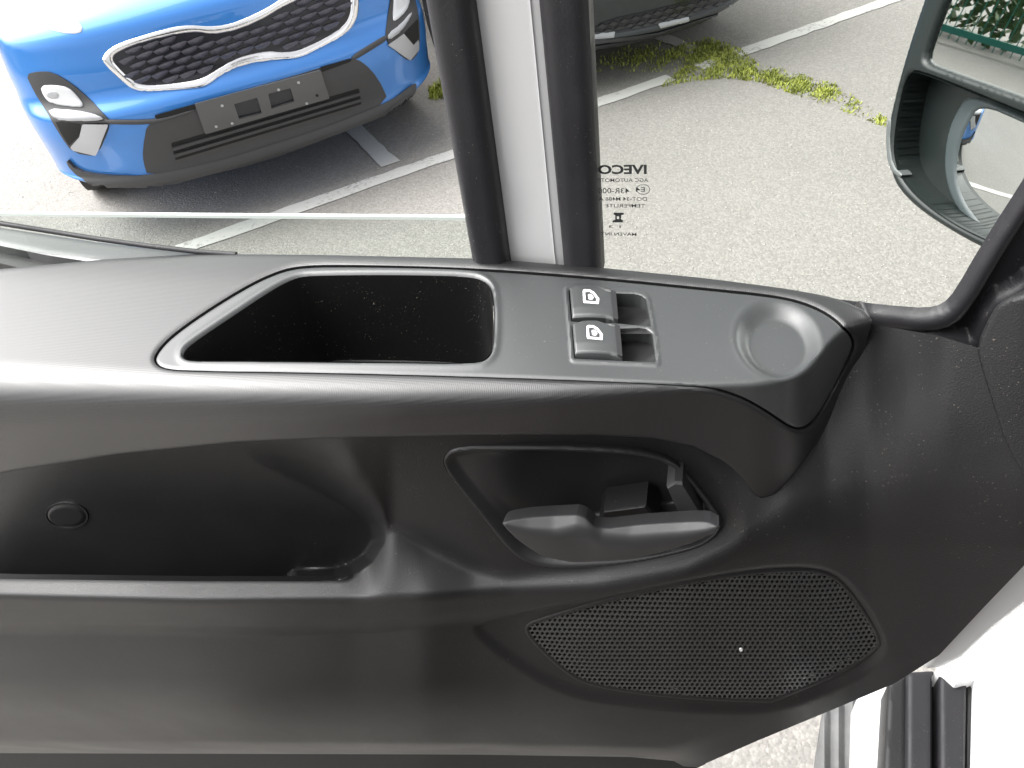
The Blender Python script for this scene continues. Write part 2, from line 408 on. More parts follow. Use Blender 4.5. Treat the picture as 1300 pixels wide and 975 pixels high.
# ------------------------------------------------------------------ cars
def car_shell():
    prof = [(.165, .22, .905, .42), (.215, .10, .915, .46), (.25, .035, .93, .50), (.275, .022, .93, .50), (.32, .045, .93, .50), (.44, .016, .93, .50), (.50, 0, .93, .49), (.575, 0, .93, .49), (.60, .012, .93, .48), (.63, .048, .93, .47), (.66, .066, .925, .47),
            (.74, .072, .92, .46), (.82, .088, .91, .45), (.88, .10, .90, .43), (.925, .15, .885, .40), (.955, .22, .87, .36), (.985, .32, .85, .32), (1.03, .52, .83, .24), (1.07, .75, .81, .17), (1.11, 1.0, .79, .12), (1.14, 1.22, .77, .10)]
    pz_ = np.array(prof); t = np.arange(len(prof)); tt = np.linspace(0, len(prof)-1, 90)
    z, yo, W, D = [np.interp(tt, t, pz_[:, k]) for k in range(4)]
    ker = np.exp(-np.linspace(-2, 2, 9)**2); ker /= ker.sum()
    sm = lambda a_: np.convolve(np.pad(a_, 4, mode='edge'), ker, 'valid')
    z, yo, W, D = map(sm, (z, yo, W, D))
    th = np.linspace(-np.pi/2, np.pi/2, 111); ex_ = 2/2.5
    sx = np.sign(np.sin(th))*np.abs(np.sin(th))**ex_; cy = 1-np.abs(np.cos(th))**ex_
    rows = []
    for k in range(len(z)):
        X = W[k]*sx; Y = yo[k]+D[k]*cy; Z = z[k]-.05*sstep(.93, 1.0, z[k])*np.abs(sx)**3 + .10*(1-sstep(.19, .36, z[k]))*np.abs(sx)**4
        ys = np.linspace(4.35, yo[k]+D[k], 16)[:-1]
        L = np.stack([np.full(15, X[0]), ys, np.full(15, Z[0])], 1); Rr = np.stack([np.full(15, X[-1]), ys[::-1], np.full(15, Z[-1])], 1)
        rows.append(np.concatenate([L, np.stack([X, Y, Z], 1), Rr]))
    n = len(rows[0]); V = np.concatenate(rows); F = []
    for k in range(len(rows)-1):
        for i in range(n-1):
            f = [k*n+i, (k+1)*n+i, (k+1)*n+i+1, k*n+i+1]; c = V[f].mean(0)
            if abs(c[0]) > .75 and (math.hypot(c[1]-.93, c[2]-.36) < .40 or math.hypot(c[1]-3.55, c[2]-.36) < .40): continue
            F.append(f)
    k = len(rows)-1; F.append([k*n+i for i in range(n)][::-1]); F.append([i for i in range(n)])
    return V, F
SHELL = car_shell()
class Car:
    def __init__(s, name, label, paint, loc, yaw, k=1.03):
        c, q = math.cos(yaw), math.sin(yaw)
        s.f = Frame(name, label, 'car', (loc[0], loc[1], 0), (c, q, 0), (-q, c, 0)); s.k = k; s.paint = paint
        f = s.f; W_ = f.world(SHELL[0]*k)
        s.body = mesh_obj('body', W_, SHELL[1], paint, f)
        s.bvh = BVHTree.FromPolygons(W_.tolist(), SHELL[1])
        for x in (-.80, .80):
            for y in (.93, 3.55):
                r, wd = .345, .215; L = []
                for (rr, xx) in ((.21, -.8), (.29, -1), (.335, -.9), (.345, -.6), (.345, .6), (.335, .9), (.29, 1), (.21, .8)):
                    th = np.linspace(0, 2*np.pi, 40, endpoint=False)
                    L.append(np.stack([np.full(40, x+xx*wd/2), y+rr*np.cos(th), r+rr*np.sin(th)], 1)*k)
                v, fc = loft(L); t = mesh_obj('wheel', f.world(v), fc, M_tyre, f)
                th = np.linspace(0, 2*np.pi, 40, endpoint=False); sg = 1 if x > 0 else -1; L = []
                for rr, xx in ((.215, -.9), (.215, .75), (.19, .78), (.17, .6), (.06, .66), (.05, .8)):
                    L.append(np.stack([np.full(40, x+sg*xx*wd/2), y+rr*np.cos(th), r+rr*np.sin(th)], 1)*k)
                v, fc = loft(L, True, True); mesh_obj('rim', f.world(v), fc, M_rim, f, t)
        # greenhouse: windscreen, side glass, roof
        lo = np.array([(-.76, 1.2, 1.13), (.76, 1.2, 1.13), (.80, 3.6, 1.12), (.72, 4.3, 1.1), (-.72, 4.3, 1.1), (-.80, 3.6, 1.12)])
        hi = np.array([(-.58, 1.95, 1.58), (.58, 1.95, 1.58), (.60, 3.3, 1.6), (.56, 3.95, 1.55), (-.56, 3.95, 1.55), (-.60, 3.3, 1.6)])
        v, fc = loft([lo, hi]); mesh_obj('windows', f.world(v*k), fc, M_cglass, f, sharp=20)
        c0 = hi.mean(0); v, fc = loft([hi*1.0, hi+(0, 0, .03), c0+(hi-c0)*.8+(0, 0, .06)], False, True); mesh_obj('roof', f.world(v*k), fc, paint, f)
    def surf(s, u, v):
        r = rays(u, v); P = np.zeros_like(r); N = np.zeros_like(r)
        o = Vector(CAM.tolist()); fwd = -s.f.R[:, 1]; last = None
        for i in range(len(r)):
            h = s.bvh.ray_cast(o, Vector(r[i].tolist()))
            if h[0] is None:
                h = s.bvh.find_nearest(Vector((CAM+r[i]*np.linalg.norm(s.f.loc[:2]-CAM[:2])*1.05).tolist()))
            P[i] = h[0]; n_ = np.array(h[1]); N[i] = n_ if n_ @ r[i] < 0 else -n_
        return P, N
    def add(s, name, poly, m, off=.004, step=2.0, holes=(), skirt=.012, parent=None, rnd=2, fil=0, label=None):
        poly = smooth_poly(poly, rnd) if rnd else np.asarray(poly, float)
        hs_ = [smooth_poly(h, rnd) if rnd else h for h in holes]
        fo = (lambda u, v, sd: off(u, v, sd)) if callable(off) else (lambda u, v, sd: off-(fil*(1-np.clip(sd/3.0, 0, 1))**2 if fil else 0)+0*u)
        P, F = patch(poly, s.surf, step, hs_, fo, skirt)
        return mesh_obj(name, P, F, m, s.f, parent, label)

blue = Car('blue_car', 'blue metallic car with honeycomb grille parked nose on without number plate', M_blue, (-.907, 3.489), .362)
GI = [(140, 73), (155, 63), (187, 52), (227, 43), (248, 40), (267, 43.5), (290, 41), (310, 35), (338, 22), (362, 7), (393, -6), (425, -14), (443, -12), (445, 5), (444, 18), (437, 32), (417, 45), (393, 57), (374, 65), (355, 65.5), (340, 64), (318, 68), (298, 74), (276, 87), (256, 100), (225, 105), (187, 108), (171, 104), (155, 91)]
GO = [(129, 73), (144, 57), (187, 43), (235, 31), (267, 34), (290, 31), (310, 24), (338, 11), (362, -5), (393, -18), (430, -26), (454, -22), (455, 5), (453, 24), (441, 43), (405, 62), (379, 75), (350, 76), (310, 82), (281, 95), (264, 109), (248, 113), (187, 117), (168, 114), (149, 97), (133, 81)]
gr = blue.add('grille', GI, M_gblack, .002, skirt=0)
blue.add('grille_surround', GO, M_chrome, .012, 1.5, [GI], .014, gr, fil=.006)
ga = np.array([.958, -.272])*22.5; gb = np.array([.30, .95])*9.6
gis = smooth_poly(GI, 2); dome = np.array([[-12, -2.6], [-2, -4.4], [9, -4.8], [12.5, -3.6], [9, 1.2], [3, 3.6], [-6, 4.6], [-9, 2.5]])
rot = np.array([[.958, .28], [-.272, .96]])
for i in range(-10, 16):
    for j in range(-9, 12):
        c = np.array([292, 40])+ga*(i+.5*(j % 2))+gb*j
        if poly_sd(c[None], gis)[0] < 4.5: continue
        pl = c+dome @ rot.T*np.array([.93, .93])
        P, N = blue.surf(np.append(pl[:, 0], c[0]), np.append(pl[:, 1], c[1]))
        hgt = np.array([.017, .020, .020, .016, .006, .003, .003, .007, .016])
        top = P+N*hgt[:, None]; base = P[:8]
        Vv = np.concatenate([top, base]); Ff = [[(k+1) % 8, k, 8] for k in range(8)]+[[k, (k+1) % 8, 9+(k+1) % 8, 9+k] for k in range(8)]
        mesh_obj('grille_scale', Vv, Ff, M_scale, blue.f, gr, sharp=25)
CEN = [(187, 155), (213, 150), (245, 137), (300, 117), (403, 87.5), (446, 73), (461, 79), (479, 98), (494, 130), (440, 152), (398, 168), (300, 199), (250, 212), (188, 224), (182, 205), (181, 190)]
lc = blue.add('lower_bumper_panel', CEN, M_cladding, .005, rnd=1)
SK = [(84, 198), (100, 215), (130, 221), (188, 223), (250, 211), (300, 198), (398, 167), (440, 151), (494, 129), (516, 112), (526, 105), (527, 113), (517, 126), (498, 140), (400, 178), (330, 203), (250, 222), (195, 238), (150, 241), (116, 234), (92, 214)]
blue.add('bumper_lip', SK, M_cladding, .014, 2.0, skirt=.03, rnd=1)
def lerp(a_, b_, t): return np.asarray(a_, float)*(1-t)+np.asarray(b_, float)*t
for k, (t0, t1) in enumerate([(0, .22), (.38, .60), (.76, .98)]):
    TL, TR, BL, BR = (217, 181), (455, 111.5), (223, 203), (458, 132)
    blue.add('intake_slot', [lerp(TL, BL, t0), lerp(TR, BR, t0), lerp(TR, BR, t1), lerp(TL, BL, t1)], M_dark, .007, 1.5, skirt=.003, parent=lc, rnd=0)
for k, (t0, t1) in enumerate([(.22, .38), (.60, .76)]):
    blue.add('intake_slat', [lerp((217, 181), (223, 203), t0), lerp((455, 111.5), (458, 132), t0), lerp((455, 111.5), (458, 132), t1), lerp((217, 181), (223, 203), t1)], M_cladding, .016, 1.5, skirt=.01, parent=lc, rnd=0)
pb = blue.add('number_plate_holder', [(247, 131), (405, 88), (416, 122), (259.5, 167)], M_plate, .022, 1.5, [np.array([(296, 130), (325, 122), (331, 141), (302, 148)]), np.array([(339, 117), (367, 110), (372, 126), (343, 135)])], .016, rnd=0)
for q in ([(295, 130), (326, 121), (332, 142), (301, 149)], [(338, 117), (368, 109), (373, 127), (342, 136)]):
    blue.add('bracket_hole', q, M_gblack, .010, 2, skirt=.002, parent=pb, rnd=0)
for (cu, cv) in ((273, 157), (293, 153), (281, 132), (352, 112), (387, 128), (400, 118), (377, 103)):
    blue.add('screw', ellipse(cu, cv, 1.9, 1.6, n=10), M_silver if cu != 400 else M_dark, .0245, .8, skirt=.003, parent=pb, rnd=0)
blue.add('upper_slot', [(196, 146), (247, 131.5), (249, 137), (215, 147.5), (198, 150)], M_dark, .008, 1.5, skirt=.002, parent=lc, rnd=0)
blue.add('upper_slot', [(406, 85), (446, 73.5), (444, 78), (408, 91)], M_dark, .008, 1.5, skirt=.002, parent=lc, rnd=0)
# front fog lamp clusters
fb = blue.add('fog_lamp_bezel', [(34, 94), (48, 90.5), (67, 91), (92, 106), (116, 127), (133, 146), (142, 155), (124, 198), (93, 193), (78, 172), (59, 140), (43, 113)], M_cladding, .006, 2, rnd=1)
blue.add('fog_lamp', [(53, 108), (70, 107), (88, 110), (99, 121), (108, 134), (103, 137.5), (67, 132), (57, 121)], M_lens, .016, 1.5, skirt=.01, parent=fb, rnd=1, fil=.006)
blue.add('lamp_reflector', ellipse(69.5, 119, 9, 6, .2, 20), M_silver, .019, 1.2, skirt=.004, parent=fb, rnd=0, fil=.005)
blue.add('silver_fin', [(62, 138), (100, 141), (128, 147), (134, 152), (100, 153.5), (72, 152)], M_silver, .018, 1.5, skirt=.012, parent=fb, rnd=1, fil=.005)
blue.add('side_vent', [(72, 154), (104, 157), (101, 172), (89, 184), (79, 168)], M_dark, .008, 2, skirt=.003, parent=fb, rnd=0)
blue.add('vent_panel', [(106, 157), (139, 156.5), (123, 195), (94, 190), (90, 186), (102, 173)], M_silver, lambda u, v, sd: .008+.010*sstep(88, 135, u), 2, skirt=.004, parent=fb, rnd=0)
blue.add('bumper_crease', [(72, 150), (131, 151.5), (187, 152), (213, 147.5), (247, 137), (247, 141.5), (213, 152.5), (187, 158), (131, 157), (76, 155)], M_cladding, .012, 1.5, skirt=.012, rnd=1, fil=.006)
fb = blue.add('fog_lamp_bezel', [(499, -26), (492, 20), (488, 50), (503, 66), (520, 79), (532, 64), (531, 20), (524, -8), (516, -30)], M_cladding, .006, 2, rnd=1)
blue.add('fog_lamp', [(499, -14), (497, 27), (502, 28), (515, 15), (519, 0), (516, -18)], M_lens, .016, 1.5, skirt=.01, parent=fb, rnd=1, fil=.006)
blue.add('silver_fin', [(491, 44), (508, 32), (521, 16), (521, 22), (508, 40), (491, 52)], M_silver, .018, 1.5, skirt=.012, parent=fb, rnd=1, fil=.005)
blue.add('side_vent', [(512, 42), (529, 24), (530, 48), (524, 56)], M_dark, .008, 2, skirt=.003, parent=fb, rnd=0)
blue.add('vent_panel', [(491, 57), (511, 43), (523, 57), (530, 50), (530, 63), (519, 76)], M_silver, .010, 2, skirt=.004, parent=fb, rnd=0)
blue.add('bumper_crease', [(445, 72), (468, 57), (492, 43), (492, 50), (470, 64), (448, 77)], M_cladding, .012, 1.5, skirt=.012, rnd=1, fil=.006)
hl = blue.add('headlight', [(14, -6), (22, 13), (38, 25), (58, 37), (90, 44), (108, 40), (96, 22), (60, -8), (25, -40), (8, -30)], M_lens, .006, 2.5, skirt=.01, rnd=1, fil=.004)
blue.add('headlight', [(480, -50), (500, -58), (525, -66), (548, -84), (540, -100), (500, -95), (470, -75)], M_lens, .006, 3, skirt=.01, rnd=1)

# dark grey neighbour: only the lower front shows under the top of the picture
yaw2 = .20; p0 = pz(797., 58., .20)
c2, s2 = math.cos(yaw2), math.sin(yaw2)
loc2 = p0[:2]-.09*np.array([-s2, c2])
grey = Car('dark_grey_car', 'dark grey metallic car parked behind the weeds, only its front bumper showing', M_grey_car, loc2, yaw2, 1.0)
dg = grey.add('lower_grille', [(700, 38), (752, 36), (770, 25), (830, 12), (900, -6), (945, -20), (930, 2), (880, 22), (835, 33), (780, 43), (700, 52)], M_gblack, .004, 2, rnd=1)
for i in range(-8, 18):
    for j in range(0, 6):
        c = np.array([750+i*14+(j % 2)*7, 48+j*-6.2-i*3.3])
        if poly_sd(c[None], np.array([(700, 38), (752, 36), (770, 25), (830, 12), (900, -6), (945, -20), (930, 2), (880, 22), (835, 33), (780, 43), (700, 52)], float))[0] < 3: continue
        q = np.array([c+(-6, 1.4), c+(0, -2.8), c+(6, -1.4), c+(0, 2.8)])
        P, N = grey.surf(q[:, 0], q[:, 1]); 
        mesh_obj('grille_stud', np.concatenate([P+N*.012, P]), [[3, 2, 1, 0], [0, 1, 5, 4], [1, 2, 6, 5], [2, 3, 7, 6], [3, 0, 4, 7]], M_cladding, grey.f, dg, smooth=False)
for q in ([(735, 43), (780, 40), (779, 48), (735, 51)], [(834, 30), (873, 21.5), (874, 26.5), (838, 36)], [(925, 7), (955, -3), (956, 2), (928, 12)]):
    grey.add('silver_trim', q, M_silver, .014, 1.5, skirt=.01, rnd=0, fil=.004)
for k in range(2):
    grey.add('lip_slat', [(700, 57+k*6), (755, 52.5+k*5), (835, 41+k*4), (905, 19+k*3), (960, 1+k*2), (960, 3+k*2), (905, 21.5+k*3), (835, 44+k*4), (755, 55.5+k*5), (700, 60+k*6)], M_cladding, .012, 1.5, skirt=.008, rnd=0)

# ------------------------------------------------------------------ the van door
DOOR = Frame('van', 'white van seen at its black plastic door trim with armrest, speaker and wing mirror', 'van', CAM-np.array([0, 0, H])+EY*.45+EX*.1+np.array([0, 0, .75]), EX, EY)
UG = np.arange(-120, 1480.1, 1.0)
def curve(knots, sm=10):
    k = np.array(knots, float); y = np.interp(UG, k[:, 0], k[:, 1])
    x = np.arange(-3*sm, 3*sm+1); g = np.exp(-.5*(x/sm)**2); g /= g.sum()
    return np.convolve(np.pad(y, 3*sm, mode='edge'), g, 'valid')
def yd_of(u, v, z): return (pz(np.float64(u), np.float64(v), z)-CAM) @ EY
def anchor(knots, sm=10):                              # knots (u, v, 'y'|'z', value)
    vk = curve([(k[0], k[1]) for k in knots], sm)
    yk = curve([(k[0], k[3] if k[2] == 'y' else yd_of(k[0], k[1], k[3])) for k in knots], sm)
    return vk, yk
def depth_surface(anchors, radii):
    vs = np.stack([a_[0] for a_ in anchors]); ys = np.stack([a_[1] for a_ in anchors])
    inv = np.stack([(rays(UG, vs[k]) @ EY)/ys[k] for k in range(len(anchors))])
    sl = (inv[1:]-inv[:-1])/(vs[1:]-vs[:-1])
    rad = [None]+[np.full(len(UG), r) if np.isscalar(r) else curve(r) for r in radii]+[None]
    def f(u, v):
        u = np.asarray(u, float); v = np.asarray(v, float)
        g = lambda a_: np.interp(u, UG, a_)
        val = g(inv[0])+g(sl[0])*(v-g(vs[0]))
        for k in range(1, len(anchors)-1):
            r = g(rad[k]); x = v-g(vs[k])
            val = val+(g(sl[k]-sl[k-1]))*np.where(x < -r, 0, np.where(x > r, x, (x+r)**2/(4*r)))
        return CAM+rays(u, v)/val[..., None]
    return f
ZA = 1.44
SILL = [(-120, 352), (0, 340), (25, 338), (130, 328), (250, 321), (400, 322), (620, 327), (760, 338), (900, 352), (1000, 365), (1060, 376), (1092, 389), (1110, 402), (1480, 402)]
ROLL = [(-120, 500), (0, 500), (150, 502), (300, 505), (500, 506), (700, 502), (820, 494), (900, 490), (960, 488), (1000, 482), (1030, 466), (1047, 445), (1062, 425), (1085, 410), (1110, 408), (1480, 408)]
PADB = [(-120, 622), (0, 602), (150, 578), (300, 563), (450, 557), (600, 554), (760, 554), (830, 558), (880, 568), (920, 588), (940, 606), (955, 628), (965, 635), (985, 630), (1010, 603), (1040, 563), (1065, 516), (1088, 472), (1100, 442), (1108, 414)]
sv, rv, bv_ = curve(SILL), curve(ROLL), curve(PADB+[(1480, 414)], 4)
bv_ = np.maximum(bv_, rv+6)
yr = np.array([yd_of(u, v, ZA-.004) for u, v in zip(UG, rv)])
ysl = np.array([yd_of(u, v, ZA) for u, v in zip(UG, sv)])
A_f = depth_surface([(sv, ysl), (rv, yr), (bv_+40, yr+.012)], [[(-120, 46), (0, 46), (300, 34), (600, 26), (800, 14), (900, 8), (1480, 8)]])
A_s = with_normals(A_f)
def A_pad(u, v):                                       # the pad also turns down towards the window edge
    return A_f(u, v)
yR = lambda u: np.interp(u, UG, yr)
m0 = anchor([(-120, 560, 'y', .35), (450, 545, 'y', .362), (600, 543, 'y', .372), (800, 543, 'y', .388), (900, 535, 'y', .402), (960, 520, 'y', .416), (1010, 490, 'y', .436), (1050, 450, 'y', .452), (1110, 405, 'y', .456), (1150, 412, 'y', .436), (1200, 421, 'y', .412), (1300, 450, 'y', .388), (1480, 500, 'y', .36)])
m1 = anchor([(-120, 731, 'z', 1.193), (0, 735, 'z', 1.193), (250, 738, 'z', 1.193), (440, 738, 'z', 1.193), (470, 712, 'y', .362), (495, 664, 'y', .374), (540, 692, 'y', .370), (600, 722, 'y', .364), (650, 734, 'y', .361), (750, 728, 'y', .363), (870, 705, 'y', .366), (950, 660, 'y', .374), (1000, 620, 'y', .388), (1050, 580, 'y', .406), (1100, 560, 'y', .406), (1150, 560, 'y', .393), (1200, 560, 'y', .384), (1300, 560, 'y', .372), (1480, 560, 'y', .35)], 6)
def tilt_y(u, v1, y1, v2, ang):
    a_ = py(np.float64(u), np.float64(v1), y1); best = (999, 0)
    for y in np.linspace(y1-.002, y1-.08, 400):
        b_ = py(np.float64(u), np.float64(v2), y); d = abs(math.degrees(math.atan2(a_[2]-b_[2], y1-y))-ang)
        best = min(best, (d, y))
    return best[1]
m2k = [(-120, 756, 'z', 1.187), (0, 758, 'z', 1.187), (250, 764, 'z', 1.187), (450, 762, 'z', 1.187), (540, 758, 'y', tilt_y(540, 692, .370, 758, 27)), (600, 753, 'y', tilt_y(600, 722, .364, 753, 25)), (650, 750, 'y', tilt_y(650, 734, .361, 750, 25)), (750, 744, 'y', tilt_y(750, 728, .363, 744, 27)), (870, 722, 'y', tilt_y(870, 705, .366, 722, 32)), (950, 690, 'y', tilt_y(950, 668, .374, 690, 50)), (1000, 662, 'y', .372), (1050, 655, 'y', .382), (1100, 650, 'y', .385), (1200, 650, 'y', .374), (1300, 640, 'y', .358), (1480, 640, 'y', .34)]
m2 = anchor(m2k)
def rel(kn, sm=10):
    return curve([(k[0], k[1]) for k in kn], sm), m2[1]+curve([(k[0], k[2]) for k in kn], 20)
m3 = rel([(-120, 792, .002), (0, 793, .002), (350, 796, .002), (500, 789, .002), (650, 772, .001), (750, 762, 0), (870, 742, 0), (950, 715, 0), (1000, 690, 0), (1100, 680, 0), (1480, 680, 0)])
m3b = rel([(-120, 800, .007), (0, 801, .007), (350, 804, .007), (500, 798, .007), (650, 782, .004), (750, 773, .001), (870, 755, 0), (950, 730, 0), (1000, 705, 0), (1100, 695, 0), (1480, 695, 0)])
m4 = rel([(-120, 888, -.020), (300, 890, -.020), (600, 893, -.017), (750, 896, -.010), (850, 897, -.003), (920, 880, .002), (1100, 800, .004), (1300, 740, .004), (1480, 740, .004)])
m5 = rel([(-120, 946, -.016), (300, 948, -.016), (600, 950, -.013), (750, 953, -.008), (850, 955, -.002), (920, 930, .003), (1100, 860, .005), (1300, 790, .006), (1480, 790, .006)])
m6 = rel([(-120, 962, .07), (300, 963, .07), (600, 964, .065), (750, 966, .05), (840, 969, .03), (900, 972, .005), (1100, 920, .008), (1300, 850, .010), (1480, 850, .01)])
m7 = rel([(-120, 1090, .10), (600, 1090, .09), (850, 1090, .05), (950, 1090, .03), (1480, 1090, .03)])
M_f = depth_surface([m0, m1, m2, m3, m3b, m4, m5, m6, m7], [[(-120, 4), (440, 4), (500, 10), (650, 10), (930, 14), (1000, 36), (1100, 60), (1480, 50)], [(-120, 5), (450, 6), (620, 9), (930, 14), (1000, 30), (1100, 45), (1480, 40)], 4.5, 5, 30, 7, 4])
BEZ = smooth_poly([(560, 586), (569, 571), (592, 566), (680, 565), (784, 569), (826, 574), (858, 586), (882, 612), (906, 644), (918, 664), (912, 680), (888, 697), (820, 713), (760, 721), (704, 723), (670, 716), (646, 700), (612, 656), (574, 610)], 2)
SUR = smooth_poly([(588, 796), (622, 784), (800, 747), (940, 720), (1030, 713), (1072, 728), (1104, 766), (1128, 814), (1122, 842), (1082, 870), (990, 907), (900, 908), (800, 899), (716, 886), (640, 842)], 2)
GRL = smooth_poly([(662, 800), (680, 790), (801, 757), (934, 732), (1012, 726), (1053, 730), (1076, 748), (1101, 783), (1119, 816), (1116, 831), (1078, 858), (990, 895), (966, 898), (835, 891), (748, 877), (716, 860), (673, 820)], 2)
def M_relief(u, v):
    Q = np.stack([u, v], -1)
    db = -poly_sd(Q, BEZ); ds = poly_sd(Q, SUR)
    h = -.005*(1-sstep(0, 34, db))*sstep(560, 780, u)
    h = h-.0045*sstep(0, 12, ds)
    return h
_M_s0 = with_normals(M_f)
def M_f2(u, v):
    P, N = _M_s0(u, v); return P+N*M_relief(u, v)[..., None]
M_s = with_normals(M_f2)

# trim panel
sill_pts = [(u, np.interp(u, UG, sv)) for u in range(-60, 1106, 15)]
padb_pts = [(u, np.interp(u, UG, bv_)) for u in range(1100, -61, -6)]
POCK = [(-100, 560), (300, 545), (425, 545), (445, 566), (470, 606), (489, 646), (493, 664), (489, 690), (473, 715), (450, 731), (425, 738.5)]+[(u, np.interp(u, UG, m1[0])) for u in range(400, -101, -50)]
TRIM = [(-60, 545), (900, 520), (1000, 470), (1060, 420), (1104, 411), (1190, 426), (1240, 441), (1290, 450), (1310, 515), (1325, 562), (1345, 607), (1390, 630), (1390, 640), (1345, 672), (1300, 718), (1250, 770), (1192, 832), (1135, 868), (1040, 908), (960, 941), (885, 974), (868, 973), (855, 966), (800, 961), (600, 958), (300, 957), (-60, 956)]
P, F = patch(TRIM, M_s, 2.5, [np.array(POCK), BEZ, GRL], None, .016, EY*.75-EZ*.6)
trim = mesh_obj('trim_panel', P, F, M_panel, DOOR, label='black grained lower door trim with storage pocket')
P, F = patch([(-60, 930), (860, 935), (900, 968), (800, 1015), (-60, 1015)], with_normals(lambda u, v: py(u, v, np.interp(u, UG, m2[1])+.055)), 8, (), None, 0); mesh_obj('bin_shade_sheet', P, F, M_dark, DOOR, trim)  # near-black sheet stands in for the shade under the trim's lower edge
# storage pocket behind its rim
PR = [(415, 530), (445, 566), (470, 606), (489, 646), (493, 664), (489, 690), (473, 715), (450, 731), (425, 738), (380, 739)]
def pocket_f(u, v):
    P = M_f(u, v); r = rays(u, v); y = (P-CAM) @ EY
    D = line_dist(np.stack([u, v], -1), PR); D = np.where(poly_sd(np.stack([u, v], -1), POCK) > 0, D, 0)
    wd = 125-107*sstep(555, 690, v)
    t = sstep(0, 1, D/wd); yb = np.interp(u, UG, m0[1])+.034
    y2 = (y+.0003)*(1-t)+yb*t
    return CAM+r*(y2/(r @ EY))[..., None]
pk_s = with_normals(pocket_f)
P, F = patch(np.array([(-60, 550), (300, 545), (425, 545), (445, 566), (470, 606), (489.5, 646), (494, 664), (490, 691), (474, 716), (450, 733), (425, 742), (250, 745), (-60, 742)]), pk_s, 2.5, (), None, 0)
pocket = mesh_obj('pocket_back', P, F, M_panel, DOOR, trim)
P, F = patch(ellipse(85, 654, 25, 15, .06), pk_s, 1.5, (), lambda u, v, sd: .0004+.0016*sstep(0, 4, sd), .004)
mesh_obj('plug_cap', P, F, M_panel, DOOR, trim)
ring = ellipse(85, 654, 27.5, 17, .06)
P, F = patch(ring, pk_s, 1.5, [ellipse(85, 654, 25.3, 15.3, .06)], lambda u, v, sd: .0012+0*u, .003); mesh_obj('plug_rim', P, F, M_gloss, DOOR, trim)

# armrest pad and control insert
PAD = sill_pts+[(1108, 408)]+padb_pts
INS = smooth_poly([(193, 458), (197, 445), (215, 425), (255, 396), (310, 362), (345, 345), (375, 336), (430, 334), (600, 338), (760, 350), (900, 364), (980, 372), (1025, 382), (1060, 400), (1082, 424), (1088, 438), (1082, 457), (1061, 498), (1044, 528), (1028, 545), (1012, 548), (995, 540), (965, 520), (930, 503), (880, 491), (800, 485), (600, 478), (400, 473), (240, 471), (205, 468)], 2)
gap = 2.6
edge = lambda r_, d_: (lambda u, v, sd: -d_*(1-np.clip(sd/r_, 0, 1))**2)
P, F = patch(PAD, A_s, 2.5, [INS], edge(4, .0012), .024)
pad = mesh_obj('armrest_pad', P, F, M_pad, DOOR, label='dimpled black armrest pad along the door top')
c = INS.mean(0)
def inset(poly, d):
    p = np.asarray(poly, float); t = np.roll(p, -1, 0)-np.roll(p, 1, 0); t /= np.linalg.norm(t, axis=1, keepdims=True)+1e-9
    n_ = np.stack([-t[:, 1], t[:, 0]], 1); q = p+n_*d
    if poly_sd(q[:1], p)[0]*np.sign(d) < 0: q = p-n_*d
    return q
INS2 = inset(INS, gap)
P, F = patch(inset(INS, -2), A_s, 2.5, [inset(INS, 8)], lambda u, v, sd: -.006+0*u, 0); mesh_obj('groove', P, F, M_dark, DOOR, pad)
TRAY = smooth_poly([(232, 447), (240, 436), (300, 396), (345, 366), (372, 352), (392, 348), (500, 347), (595, 349), (617, 356), (626, 372), (626, 435), (620, 452), (604, 459), (500, 458), (330, 456), (245, 456), (233, 453)], 2)
SW1 = np.array([(721.5, 367), (730, 365), (745, 364.5), (761, 365.5), (781, 371), (806, 372), (814, 374), (820, 378.5), (827, 413.5), (785, 409.5), (725, 407)])
SW2 = np.array([(725.8, 412.5), (735, 410), (747, 409.2), (762, 410.3), (786, 416), (812, 415), (821, 416.5), (828.5, 422), (833, 459), (790, 457), (729, 454)])
DC = (989, 431); DR = (59, 50)
def dish(u, v):
    a_ = math.radians(28); x, y = u-DC[0], v-DC[1]
    xr, yr_ = x*math.cos(a_)+y*math.sin(a_), -x*math.sin(a_)+y*math.cos(a_)
    return np.sqrt((xr/DR[0])**2+(yr_/DR[1])**2)
def ins_off(u, v, sd):
    e_ = dish(u, v); Q = np.stack([u, v], -1)
    st = poly_sd(Q, TRAY)
    h = -.0010-.0009*(1-np.clip(sd/3, 0, 1))**2
    h = h-.0065*(1-sstep(.60, 1.0, e_))+.0002*np.exp(-((e_-1.03)/.05)**2)
    h = h+.0012*np.exp(-((st+5)/4.0)**2)-.0025*(1-np.clip(-st/4, 0, 1))**2      # soft raised lip round the tray
    sw = np.maximum(poly_sd(Q, SW1), poly_sd(Q, SW2))
    h = h+.0010*sstep(-6, -3.5, sw)                        # raised switch surround
    return h
P, F = patch(INS2, A_s, 2.0, [TRAY, SW1, SW2], ins_off, .014)
ins = mesh_obj('control_insert', P, F, M_insert, DOOR, None, 'satin charcoal control panel set into the armrest')
# tray
tl = TRAY; Pt, Nt = A_s(tl[:, 0], tl[:, 1]); Pt = Pt-Nt*.002
cen = Pt.mean(0); flat = lambda s_, dz: np.concatenate([((Pt-cen)*s_+cen)[:, :2], np.full((len(Pt), 1), ZA-dz)], 1)
L = [Pt+np.array([0, 0, .0005]), flat(.992, .008), flat(.98, .03), flat(.96, .075), flat(.92, .090), flat(.80, .092)]
V, F = loft(L, False, True); V, F = V, [f[::-1] for f in F]
mesh_obj('tray_liner', V, F, M_tray, DOOR, ins)
